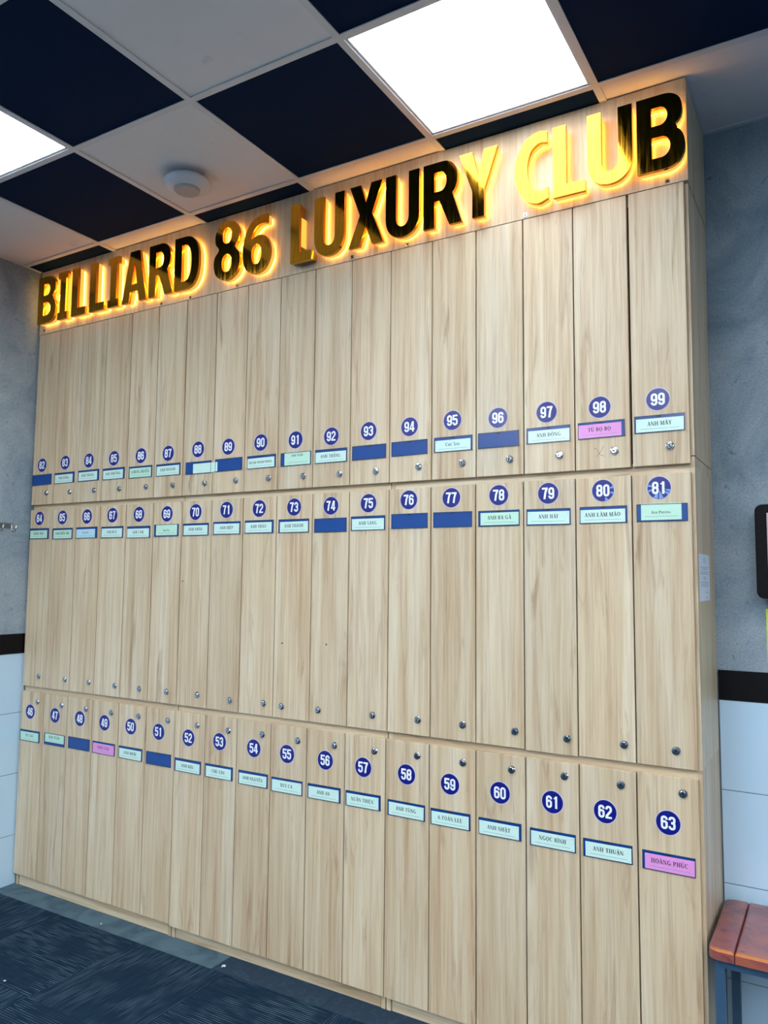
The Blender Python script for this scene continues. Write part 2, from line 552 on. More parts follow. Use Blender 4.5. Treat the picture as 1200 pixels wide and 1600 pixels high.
def wainscot(parent, along, start, stop, fixed):
    """tiles of 0.6 m along x (facing -y) or along y (facing +x)"""
    cache = {}
    n = int(math.ceil((stop - start) / 0.6 - 1e-6))
    for k in range(n):
        a = start + 0.6 * k
        w = min(0.6, stop - a)
        for (z0, z1, m, t) in [(z0, z1, M['white_tile'], TT) for z0, z1 in rows_z] + [(1.135, 1.235, M['black_tile'], 0.010)]:
            key = (round(w, 3), z0)
            if key not in cache:
                cache[key] = tile_mesh(w, z0, z1, m, t)
            nm = 'border_tile' if z0 > 1.1 else 'wall_tile'
            if along == 'x':
                put(nm, cache[key], (a, fixed, 0), parent)
            else:
                put(nm, cache[key], (fixed, a, 0), parent, (0, 0, PI / 2))


wainscot(wall_back, 'x', 3.215, XR, YB)
wainscot(wall_left, 'y', -2.4 - 0.22, 0.02, XL)
# grout bed just behind the tiles
for nm, par, bx in (('grout_bed', wall_back, (3.215, XR, YB - 0.003, YB)), ('grout_bed', wall_left, (XL, XL + 0.003, -2.62, 0.02))):
    b = MB(); b.box(*bx, 0, 1.234)
    put(nm, b.mesh(nm, [M['grout']]), (0, 0, 0), par)

# ------------------------------------------------------------------ structure: ceiling, grid, tiles
b = MB(); b.box(XL - 0.1, XR + 0.1, YF - 0.1, YB + 0.1, ZC + 0.12, ZC + 0.16)
ceiling = tag(put('ceiling', b.mesh('ceiling', [M['plenum']])), kind='structure')
G = 0.6
BW = 0.012
i_rng = range(-1, 15)
j_rng = range(-16, 2)
for i in range(0, 16):
    x = GX + G * i
    if x > XR - 0.02: continue
    b = MB(); b.box(-BW, BW, YF, YB, 0, 0.004); b.box(-0.001, 0.001, YF, YB, 0.004, 0.03)
    put('ceiling_grid_bar', b.mesh('ceiling_grid_bar', [M['tbar']]), (x, 0, ZC), ceiling)
for j in range(-16, 2):
    y = GY + G * j
    if y < YF + 0.02: continue
    b = MB(); b.box(XL, XR, -BW, BW, 0, 0.0035); b.box(XL, XR, -0.001, 0.001, 0.0035, 0.03)
    put('ceiling_grid_bar', b.mesh('ceiling_grid_bar', [M['tbar']]), (0, y, ZC + 0.0003), ceiling)
# wall angles
for bx in ((XL, XL + 0.012, YF, YB, 0, 0.004), (XL, XR, YB - 0.02, YB, 0, 0.004), (XR - .02, XR, YF, YB, 0, 0.004), (XL, XR, YF, YF + .02, 0, 0.004)):
    b = MB(); b.box(*bx)
    put('ceiling_edge_angle', b.mesh('ceiling_edge_angle', [M['tbar']]), (0, 0, ZC + 0.0006), ceiling)

NTH = ['first', 'second', 'third', 'fourth', 'fifth', 'sixth', 'seventh', 'eighth', 'ninth', 'tenth', 'eleventh', 'twelfth', 'thirteenth', 'fourteenth', 'fifteenth', 'sixteenth']
LIGHTS = {(3, 0): 'square white light panel glowing above the right end of the gold letters',
          (0, -1): 'square white light panel glowing in the ceiling at the left edge of the photo',
          }
# unseen, brighter panels over the hall, laid out for even light: every third column, every second row
for i in range(0, 15, 3):
    for j in range(-15, 0):
        if (i // 3 + j) % 2 == 1 and (i, j) not in LIGHTS and (i, j) != (6, -1):
            LIGHTS[(i, j)] = 'square ceiling light panel outside the photo, %s row out, %s column across' % (NTH[-j], NTH[i // 3])
cache = {}
for i in i_rng:
    for j in j_rng:
        x0, x1 = max(GX + G * i, XL), min(GX + G * (i + 1), XR)
        y0, y1 = max(GY + G * j, YF), min(GY + G * (j + 1), YB)
        if x1 - x0 < 0.03 or y1 - y0 < 0.03: continue
        w, d = x1 - x0 - 0.006, y1 - y0 - 0.006
        cx, cy = (x0 + x1) / 2, (y0 + y1) / 2
        if (i, j) in LIGHTS:
            t = thing('ceiling_light', (cx, cy, ZC + 0.0045), LIGHTS[(i, j)], 'ceiling light', 'square light panels in the ceiling grid')
            b = MB(); f = 0.018
            W2, D2 = w / 2, d / 2
            for bx in ((-W2, W2, -D2, -D2 + f), (-W2, W2, D2 - f, D2), (-W2, -W2 + f, -D2 + f, D2 - f), (W2 - f, W2, -D2 + f, D2 - f)):
                b.box(*bx, 0, 0.012)
            put('frame', b.mesh('frame', [M['tbar']]), (0, 0, 0), t)
            b = MB(); b.box(-W2 + f, W2 - f, -D2 + f, D2 - f, 0.003, 0.010)
            put('diffuser', b.mesh('diffuser', [M['panel_front'] if j >= -1 and i < 4 else M['panel']]), (0, 0, 0), t)
            continue
        key = (round(w, 3), round(d, 3), (i + j) % 2)
        if key not in cache:
            b = MB(); b.box(-w / 2, w / 2, -d / 2, d / 2, 0, 0.012)
            cache[key] = b.mesh('ceiling_tile', [M['ceil_black'] if (i + j) % 2 == 0 else M['ceil_white']])
        put('ceiling_tile', cache[key], (cx, cy, ZC + 0.0048), ceiling)

# ------------------------------------------------------------------ number stickers: condensed bold digits as strokes
def stroke(pts, w, closed=False):
    """quads of a polyline of constant width with mitred joins"""
    n = len(pts); out = []; L_, R_ = [], []
    for k in range(n):
        p = Vector(pts[k])
        a = Vector(pts[k - 1]) if (k > 0 or closed) else None
        c = Vector(pts[(k + 1) % n]) if (k < n - 1 or closed) else None
        d1 = (p - a).normalized() if a is not None else (c - p).normalized()
        d2 = (c - p).normalized() if c is not None else d1
        n1 = Vector((-d1.y, d1.x)); n2 = Vector((-d2.y, d2.x))
        t = (n1 + n2)
        t = t.normalized() if t.length > 1e-6 else n1
        s = w / 2 / max(0.45, t.dot(n1))
        L_.append(p + t * s); R_.append(p - t * s)
    for k in range(n if closed else n - 1):
        q = (k + 1) % n
        out.append([tuple(R_[k]), tuple(R_[q]), tuple(L_[q]), tuple(L_[k])])
    return out


def arcpts(cx, cy, rx, ry, a0, a1, n=8):
    return [(cx + rx * math.cos(math.radians(a0 + (a1 - a0) * k / n)), cy + ry * math.sin(math.radians(a0 + (a1 - a0) * k / n))) for k in range(n + 1)]


SW = 0.175                      # digit stroke, height 1, width about .52
xl, xr_, xm = SW / 2, 0.52 - SW / 2, 0.26
rx = xm - xl
yb, yt = SW / 2 * .9, 1 - SW / 2 * .9


def digit(c):
    S = []
    if c == '0':
        S += stroke(arcpts(xm, yt - .17, rx, .17, 0, 180) + arcpts(xm, yb + .17, rx, .17, 180, 360), SW, True)
    elif c == '1':
        S += stroke([(.30, 0), (.30, 1)], SW * 1.1) + stroke([(.10, .80), (.30, .86)], .12)
    elif c == '2':
        S += stroke([(xl, .70)] + arcpts(xm, yt - .17, rx, .17, 180, 0) + [(xr_, .62), (xl + .02, .20), (xl + .02, yb)], SW) + stroke([(0.0, yb), (.52, yb)], SW * .9)
    elif c == '3':
        S += stroke([(xl, .72)] + arcpts(xm, yt - .15, rx, .15, 180, 0) + [(xr_, .62), (xr_ - .06, .53), (.20, .52)], SW)
        S += stroke([(.20, .52), (xr_ - .06, .51), (xr_, .42)] + arcpts(xm, yb + .15, rx, .15, 0, -180) + [(xl, .28)], SW)
    elif c == '4':
        S += stroke([(.36, 0), (.36, 1)], SW) + stroke([(0, .26), (.54, .26)], .14) + stroke([(.30, .97), (.07, .27)], .13)
    elif c == '5':
        S += stroke([(.50, yt), (xl, yt), (xl - .01, .50)], SW * .95) + stroke([(xl, .52), (xm, .60)] + arcpts(xm, .48, rx, .12, 80, 0, 5) + arcpts(xm, yb + .16, rx, .16, 0, -180) + [(xl, .30)], SW)
    elif c == '6':
        S += stroke([(xr_, .72)] + arcpts(xm, yt - .16, rx, .16, 0, 180) + arcpts(xm, yb + .16, rx, .16, 180, 360) + arcpts(xm, .46, rx, .12, 0, 180, 6), SW)
    elif c == '7':
        S += stroke([(0, yt), (.52, yt)], SW * .95) + stroke([(.42, .90), (.30, .55), (.22, 0)], SW * 1.05)
    elif c == '8':
        S += stroke(arcpts(xm, yt - .14, rx * .96, .14, 0, 180) + arcpts(xm, .62, rx * .96, .10, 180, 360), SW, True)
        S += stroke(arcpts(xm, .40, rx, .12, 0, 180) + arcpts(xm, yb + .15, rx, .15, 180, 360), SW, True)
    elif c == '9':
        S += stroke([(xl, .28)] + arcpts(xm, yb + .16, rx, .16, 180, 360) + arcpts(xm, yt - .16, rx, .16, 0, 180) + arcpts(xm, .54, rx, .12, 180, 360, 6), SW)
    return S


def sticker(text, style=None):
    b = MB()
    n = 28
    circ = lambda r, y: [(r * math.cos(2 * PI * k / n), y, r * math.sin(2 * PI * k / n)) for k in range(n)]
    b.ring([circ(.0372, 0), circ(.0372, -.0006), circ(.0350, -.0007)], 1, cap0=False, cap1=False)
    b.ring([circ(.0350, -.0007), circ(.0345, -.0012)], 0, cap0=False, cap1=True)
    H = .0385
    w = .52 * H; gap = .055 * H
    for k, ch in enumerate(text):
        ox = (k - 1) * (w + gap) + gap / 2
        for iq, q in enumerate(digit(ch)):
            b.quad([(ox + x * H, -.0015 - iq * 1.5e-5, -H / 2 + z * H) for x, z in q], 2)
    if style:                        # sheen on the wrinkled vinyl, painted as pale radiating streaks
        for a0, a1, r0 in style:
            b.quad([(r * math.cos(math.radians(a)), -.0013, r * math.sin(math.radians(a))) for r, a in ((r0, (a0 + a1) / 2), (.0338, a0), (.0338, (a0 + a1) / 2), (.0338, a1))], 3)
    return b.mesh('number_sticker', [M['navy'], M['halo'], M['sticker_white'], M['sheen']])


# ------------------------------------------------------------------ serif capitals for the name cards
TK, TN = 0.19, 0.085


def ell(cx, cy, rx, ry, a0, a1, tk=TK, tn=TN, n=10):
    out = []
    o = arcpts(cx, cy, rx, ry, a0, a1, n)
    i_ = arcpts(cx, cy, rx - tk, ry - tn, a0, a1, n)
    for k in range(n):
        out.append([o[k], o[k + 1], i_[k + 1], i_[k]])
    return out


def R4(x0, x1, y0, y1): return [[(x0, y0), (x1, y0), (x1, y1), (x0, y1)]]


def stem(x, t=TK, y0=0, y1=1, s0=True, s1=True, e=.09):
    o = R4(x - t / 2, x + t / 2, y0, y1)
    if s0: o += R4(x - t / 2 - e, x + t / 2 + e, y0, y0 + .055)
    if s1: o += R4(x - t / 2 - e, x + t / 2 + e, y1 - .055, y1)
    return o


def diag(x0, y0, x1, y1, t):
    return [[(x0 - t / 2, y0), (x0 + t / 2, y0), (x1 + t / 2, y1), (x1 - t / 2, y1)]]


def glyph(c):
    if c == 'A': return diag(.13, 0, .40, 1, .07) + diag(.66, 0, .40, 1, .2) + R4(.2, .58, .28, .35) + R4(.02, .26, 0, .05) + R4(.5, .80, 0, .05), .82
    if c == 'B': return stem(.19, e=.08) + ell(.34, .745, .30, .255, -90, 90) + ell(.36, .265, .34, .265, -90, 90) + R4(.19, .36, .945, 1) + R4(.19, .36, 0, .055) + R4(.19, .36, .47, .53), .74
    if c == 'C': return ell(.43, .5, .39, .51, 45, 315, n=14) + R4(.70, .75, .66, .98), .80
    if c in 'DĐ':
        o = stem(.19, e=.08) + ell(.36, .5, .40, .5, -90, 90) + R4(.19, .36, .945, 1) + R4(.19, .36, 0, .055)
        if c == 'Đ': o += R4(0, .42, .46, .53)
        return o, .80
    if c == 'E': return stem(.19, e=.08) + R4(.19, .62, .94, 1) + R4(.19, .66, 0, .06) + R4(.19, .5, .47, .53) + R4(.57, .62, .76, 1) + R4(.61, .66, 0, .26), .72
    if c == 'G': return ell(.43, .5, .39, .51, 45, 320, n=14) + stem(.70, .17, 0.05, .45, False, True), .88
    if c == 'H': return stem(.19) + stem(.67) + R4(.19, .67, .47, .54), .86
    if c == 'I': return stem(.20), .40
    if c == 'K': return stem(.19) + diag(.34, .42, .66, 1, .08) + diag(.70, 0, .40, .55, .2), .84
    if c == 'L': return stem(.19) + R4(.19, .64, 0, .06) + R4(.59, .64, 0, .30), .70
    if c == 'M': return stem(.13, .07) + stem(.83, .19) + diag(.47, 0, .18, 1, .19) + diag(.47, 0, .77, 1, .07), 1.0
    if c == 'N': return stem(.13, .07, s1=False) + stem(.70, .07, s0=False) + diag(.68, 0, .14, 1, .19), .84
    if c == 'O': return ell(.43, .5, .40, .51, 0, 360, n=20), .86
    if c == 'P': return stem(.19, e=.08) + ell(.34, .72, .32, .28, -90, 90) + R4(.19, .36, .945, 1) + R4(.19, .36, .44, .5), .72
    if c == 'Q': return glyph('O')[0] + diag(.68, -.18, .45, .1, .16), .86
    if c == 'R': return stem(.19, e=.08) + ell(.34, .74, .32, .26, -90, 90) + R4(.19, .36, .945, 1) + R4(.19, .36, .48, .535) + diag(.72, 0, .42, .5, .19), .82
    if c == 'S': return ell(.33, .74, .27, .27, 30, 270, n=10) + ell(.31, .26, .29, .27, -150, 90, n=10), .64
    if c == 'T': return stem(.38, s1=False) + R4(.04, .72, .94, 1) + R4(.04, .09, .72, 1) + R4(.67, .72, .72, 1), .76
    if c == 'U': return R4(.09, .28, .3, 1) + R4(.63, .70, .3, 1) + ell(.395, .3, .305, .31, 180, 360) + R4(.0, .37, .95, 1) + R4(.54, .78, .95, 1), .80
    if c == 'V': return diag(.42, 0, .16, 1, .2) + diag(.42, 0, .68, 1, .07) + R4(.02, .32, .95, 1) + R4(.56, .82, .95, 1), .82
    if c == 'X': return diag(.66, 0, .16, 1, .2) + diag(.14, 0, .68, 1, .07) + R4(.02, .30, .95, 1) + R4(.02, .26, 0, .05) + R4(.52, .82, 0, .05) + R4(.56, .80, .95, 1), .82
    if c == 'Y': return stem(.40, y1=.48, s1=False) + diag(.38, .44, .14, 1, .2) + diag(.42, .44, .66, 1, .07) + R4(.0, .30, .95, 1) + R4(.54, .78, .95, 1), .78
    if c == '.': return R4(.1, .26, 0, .15), .34
    return [], .36


def mark(m, w):
    x = w / 2
    if m == '\u0300': return diag(x + .10, 1.07, x - .08, 1.30, .11)
    if m == '\u0301': return diag(x - .08, 1.07, x + .12, 1.30, .11)
    if m == '\u0303': return stroke([(x - .2, 1.12), (x - .08, 1.22), (x + .08, 1.14), (x + .2, 1.24)], .075)
    if m == '\u0309': return stroke([(x - .08, 1.30), (x + .08, 1.30), (x + .06, 1.18), (x, 1.08)], .07)
    if m == '\u0323': return R4(x - .075, x + .075, -.27, -.12)
    if m == '\u0302': return stroke([(x - .18, 1.06), (x, 1.22), (x + .18, 1.06)], .08)
    if m == '\u0306': return stroke([(x - .17, 1.22), (x - .08, 1.10), (x + .08, 1.10), (x + .17, 1.22)], .07)
    if m == '\u031b': return stroke([(w - .12, .95), (w - .02, 1.02), (w, 1.16)], .08)
    return []


def text_quads(s, size):
    """returns (quads, width) with the baseline at 0"""
    quads, x = [], 0.0
    for ch in s:
        base = unicodedata.normalize('NFD', ch)
        g0 = base[0]
        sc = 1.0
        if g0.islower():
            g0 = g0.upper(); sc = .72
        g, w = glyph(g0)
        stack = 0.0
        for q in g:
            quads.append([((x + a * sc) * size, b_ * sc * size) for a, b_ in q])
        for mk in base[1:]:
            for q in mark(mk, w):
                quads.append([((x + a * sc) * size, (b_ + stack) * sc * size) for a, b_ in q])
            if mk in '\u0302\u0306': stack += .16
        x += (w + .05) * sc
    return quads, x * size


# ------------------------------------------------------------------ hardware shared by the doors
def lock_mesh(ang):
    b = MB()
    b.lathe([(.0135, 0), (.0135, .003), (.0118, .0052), (.0098, .0055)], 'y', 20, 0)
    b.lathe([(.0098, .0048), (.0098, .0058)], 'y', 20, 1)
    b.lathe([(.0086, .0050), (.0086, .0066), (.0076, .0072)], 'y', 20, 0)
    c, s = math.cos(ang), math.sin(ang)
    b.quad([(x * c - z * s, -.0074, x * s + z * c) for x, z in ((-.0017, -.0050), (.0017, -.0050), (.0017, .0050), (-.0017, .0050))], 1)
    return b.mesh('cam_lock', [M['chrome'], M['dark']])


LOCKS = [lock_mesh(a) for a in (0.0, 0.5, 1.2, -0.6)]


def holder_mesh(w=.151, hgt=.0545):
    b = MB()
    b.bevel_box(-w / 2, w / 2, -.0022, 0, -hgt / 2, hgt / 2, .0010, 0)
    # thin darker rim raised around the tray, thumb notch at the top
    r = .0022
    for bx in ((-w / 2, w / 2, hgt / 2 - r, hgt / 2), (-w / 2, w / 2, -hgt / 2, -hgt / 2 + r), (-w / 2, -w / 2 + r, -hgt / 2, hgt / 2), (w / 2 - r, w / 2, -hgt / 2, hgt / 2)):
        b.box(bx[0], bx[1], -.0034, -.0015, bx[2], bx[3], 1)
    pts = [(.008 * math.cos(math.radians(a)), hgt / 2 - r + .006 * math.sin(math.radians(a))) for a in (180, 216, 252, 288, 324, 360)]
    b.poly_xz(pts, -.0024, 2)
    return b.mesh('name_holder', [M['plate'], M['plate_rim'], M['dark']])


HOLDER = holder_mesh()


def card_mesh(w, hgt, mat):
    b = MB(); b.bevel_box(-w / 2, w / 2, -.0007, 0, -hgt / 2, hgt / 2, .0003)
    return b.mesh('name_card', [mat])


def card_print(name, w, hgt, name_h=.0115, dz=.0035, two=True, corners=True):
    b = MB()
    if name:
        q, tw = text_quads(name, name_h)
        lim = w * .84
        k = min(1.0, lim / tw) if tw > 0 else 1
        for iq, poly in enumerate(q):
            b.poly_xz([((x - tw / 2) * k, z * min(1, k * 1.15) + dz - name_h / 2) for x, z in poly], -.00095 - (iq % 16) * 1e-5, 0)
    # one line of small print, too small to read
    r2 = random.Random(sum(map(ord, name)) + int(w * 1e4))
    if two:
        x = -w * .40
        while x < w * .40:
            l = r2.uniform(.0025, .006)
            b.poly_xz([(x, -hgt * .30), (min(x + l, w * .41), -hgt * .30), (min(x + l, w * .41), -hgt * .30 + .0016), (x, -hgt * .30 + .0016)], -.00095, 1)
            x += l + .0012
    if corners:
        for sx in (-1, 1):
            for sz in (-1, 1):
                cx, cz = sx * (w / 2 - .005), sz * (hgt / 2 - .005)
                b.poly_xz([(cx, cz), (cx - sx * .004, cz), (cx - sx * .004, cz - sz * .0006), (cx, cz - sz * .0006)][::-sx * sz], -.00095, 1)
                b.poly_xz([(cx, cz), (cx - sx * .0006, cz), (cx - sx * .0006, cz - sz * .004), (cx, cz - sz * .004)][::-sx * sz], -.00095, 1)
    if not b.f: return None
    return b.mesh('card_print', [M['ink'], M['ink_soft']])


# ------------------------------------------------------------------ the lockers
DX = {'T': [-.003, -.006, -.004, -.004, -.006, -.002, 0, .002, .003, .004, .004, .003, .003, .003, .001, 0, -.001, 0, .002],
      'M': [-.003, -.003, 0, 0, .002, .004, .005, .004, .004, .005, .007, .004, .003, .001, -.001, -.003, -.002, 0, -.002],
      'B': [-.006, -.004, 0, .001, .002, .003, .002, .001, 0, 0, -.001, -.002, -.002, -.001, -.001, -.001, -.001, -.001, 0]}
DISC = {'T': ([-.016, -.012, -.011, -.008, -.002, -.003, .002, .001, .002, .006, .004, -.001, 0, -.002, -.005, -.008, -.008, -.004],
              [2.093, 2.094, 2.092, 2.09, 2.089, 2.087, 2.091, 2.089, 2.092, 2.088, 2.088, 2.093, 2.093, 2.1, 2.092, 2.094, 2.092, 2.098]),
        'M': ([-.016, -.014, -.007, -.004, -.001, .002, -.001, .001, .002, .005, .007, .002, -.001, -.006, -.003, -.005, -.001, -.006],
              [1.819, 1.818, 1.817, 1.817, 1.815, 1.811, 1.813, 1.816, 1.815, 1.814, 1.812, 1.815, 1.82, 1.82, 1.821, 1.819, 1.819, 1.819]),
        'B': ([-.017, -.003, .003, -.002, -.004, -.005, -.003, -.004, .003, -.006, -.001, -.008, -.003, -.009, -.002, 0, -.009, 0],
              [.85, .85, .853, .851, .852, .848, .842, .846, .841, .839, .838, .834, .833, .823, .821, .818, .815, .812])}
PLATE = {'T': ([-.011, -.012, -.008, -.006, -.001, .001, .008, .005, .008, .009, .004, .002, 0, .001, -.004, -.003, -.004, -.001],
               [2.017, 2.017, 2.018, 2.016, 2.013, 2.012, 2.009, 2.011, 2.011, 2.01, 2.01, 2.011, 2.013, 2.014, 2.015, 2.017, 2.018, 2.021]),
         'M': ([-.012, -.007, -.004, -.001, .001, .002, .003, .005, .004, .005, .006, .001, .002, -.001, -.003, -.005, -.001, .001],
               [1.741, 1.737, 1.738, 1.736, 1.733, 1.736, 1.736, 1.738, 1.739, 1.738, 1.736, 1.739, 1.742, 1.742, 1.741, 1.74, 1.741, 1.742]),
         'B': ([-.010, .002, .004, -.001, 0, 0, -.003, -.003, .003, -.004, -.004, -.007, -.003, -.007, -.003, 0, -.003, -.001],
               [.732, .734, .736, .735, .734, .731, .724, .723, .72, .716, .716, .715, .709, .706, .704, .7, .698, .695])}
LOCKP = {'T': ([.031, .033, .036, .038, .039, .032, .047, .047, .048, .048, .046, .033, .039, .037, .037, .035, .037, .029],
               [1.946, 1.943, 1.942, 1.94, 1.94, 1.939, 1.938, 1.94, 1.939, 1.937, 1.935, 1.936, 1.94, 1.942, 1.943, 1.945, 1.945, 1.948]),
         'M': ([.035, .058, .055, .057, .041, .034, .04, .046, .046, -.039, -.039, .029, .041, .039, .052, .051, .053, .027],
               [1.027, 1.026, 1.026, 1.025, 1.024, 1.025, 1.027, 1.02, 1.024, 1.02, 1.023, 1.027, 1.029, 1.029, 1.028, 1.024, 1.026, 1.025]),
         'B': ([.037, .043, .043, .041, .044, .049, .045, .043, .045, .045, .04, .04, .04, .04, .04, .041, .041, .044],
               [.902, .901, .901, .901, .902, .902, .899, .896, .901, .896, .898, .899, .903, .902, .902, .905, .903, .903])}
FIRST = {'T': 82, 'M': 64, 'B': 46}
# number: (writing, colour, dx, dz, width, height, extra words for the label)
STD = (-.002, -.0045, .140, .042)
CARDS = {
    83: ('ANH BẰNG', 'mint', -.004, -.004, .136, .042), 84: ('ANH TRUNG', 'mint', -.004, -.003, .136, .042), 85: ('ANH NHƯỜNG', 'mint', -.003, -.004, .138, .042),
    86: ('A HÙNG HUYỀN', 'green', 0, -.003, .142, .044), 87: ('ANH HOÀNH', 'mint', -.001, -.004, .142, .043), 88: ('', 'mint', .041, -.004, .143, .043),
    90: ('HUỲNH THANH PHONG', 'mint', -.003, -.005, .146, .043), 91: ('ANH TUẤN', 'green', .009, 0, .130, .050), 92: ('ANH THẮNG', 'mint', -.001, -.005, .146, .042),
    95: ('Chú Sơn', 'mint', -.001, -.005, .140, .041), 97: ('ANH ĐÔNG', 'mint', .002, -.005, .143, .042), 98: ('TÚ BỌ BỌ', 'pink', -.005, -.003, .140, .044), 99: ('ANH MÂY', 'mint', .001, -.004, .143, .042),
    64: ('NGỌC ĐẠI', 'green', -.003, -.004, .136, .040), 65: ('ANH HIẾU MO', 'green', .001, -.003, .138, .042), 66: ('Anh Tiến', 'sky', -.006, -.004, .136, .042), 67: ('ANH BEN', 'mint', -.001, -.003, .142, .042),
    68: ('ANH CẢM', 'mint', -.002, -.005, .144, .042), 69: ('Anh Tân', 'green', .002, .002, .132, .048), 70: ('ANH NHÂN', 'mint', 0, -.003, .142, .042), 71: ('ANH HIỆP', 'mint', 0, -.003, .143, .043),
    72: ('ANH THẢO', 'mint', -.003, -.003, .140, .042), 73: ('ANH THÀNH', 'mint', .002, -.004, .141, .042), 75: ('ANH SANG', 'mint', 0, -.004, .143, .042),
    78: ('ANH BA GÀ', 'green', .003, -.002, .140, .043), 79: ('ANH HẢI', 'mint', 0, -.003, .144, .042), 80: ('ANH LÂM MÃO', 'mint', -.002, -.004, .143, .042), 81: ('Anh Phương', 'green', -.002, .003, .120, .052),
    46: ('VŨ VĂN', 'green', -.002, -.003, .140, .042), 47: ('BẢO TUẤN', 'green', .001, .006, .142, .040), 49: ('THÚY VÂN', 'pink', 0, -.003, .143, .044), 50: ('ANH MINH', 'mint', -.001, -.004, .142, .042),
    52: ('ANH HẬU', 'mint', .001, -.005, .140, .042), 53: ('CHÚ TÂN', 'mint', -.002, -.004, .138, .043), 54: ('ANH NGUYÊN', 'mint', -.001, -.004, .142, .042), 55: ('DUY CA', 'mint', 0, -.003, .145, .044),
    56: ('ANH AN', 'mint', -.002, -.004, .140, .044), 57: ('XUÂN THIỆN', 'mint', -.002, -.004, .139, .044), 58: ('ANH TÙNG', 'mint', 0, -.003, .142, .044), 59: ('A.TOÀN LEE', 'mint', -.001, -.004, .142, .044),
    60: ('ANH NHẬT', 'mint', -.003, -.004, .141, .044), 61: ('NGỌC BÌNH', 'mint', 0, -.003, .144, .044), 62: ('ANH THUẬN', 'mint', .002, -.003, .141, .044), 63: ('HOÀNG PHÚC', 'pink', .003, -.003, .142, .045),
}
LBL = {88: 'blank mint card slid halfway out of the holder of locker eighty-eight', 91: 'pale green card filling the right side of the holder of locker ninety-one',
       69: 'plain green card covering the holder of locker sixty-nine', 81: 'crumpled green card between blue ends in the holder of locker eighty-one',
       47: 'green card pushed up against the top of the holder of locker forty-seven', 66: 'pale blue card with grey lettering in the holder of locker sixty-six'}
CNAME = {'mint': 'pale mint', 'green': 'pale green', 'pink': 'pink', 'sky': 'pale blue'}
BODY = {'T': (1.880, 2.785), 'M': (0.9725, 1.8795), 'B': (0.0, 0.972)}
ROWN = {'T': 'top', 'M': 'middle', 'B': 'bottom'}
MODN = ['at left', 'in middle', 'at right']
TENS = {4: 'forty', 5: 'fifty', 6: 'sixty', 7: 'seventy', 8: 'eighty', 9: 'ninety'}
UNIT = ['', 'one', 'two', 'three', 'four', 'five', 'six', 'seven', 'eight', 'nine']
words = lambda n: TENS[n // 10] + ('-' + UNIT[n % 10] if n % 10 else '')
YD = 0.018            # back of the doors / front of the carcasses
YBK = 0.372
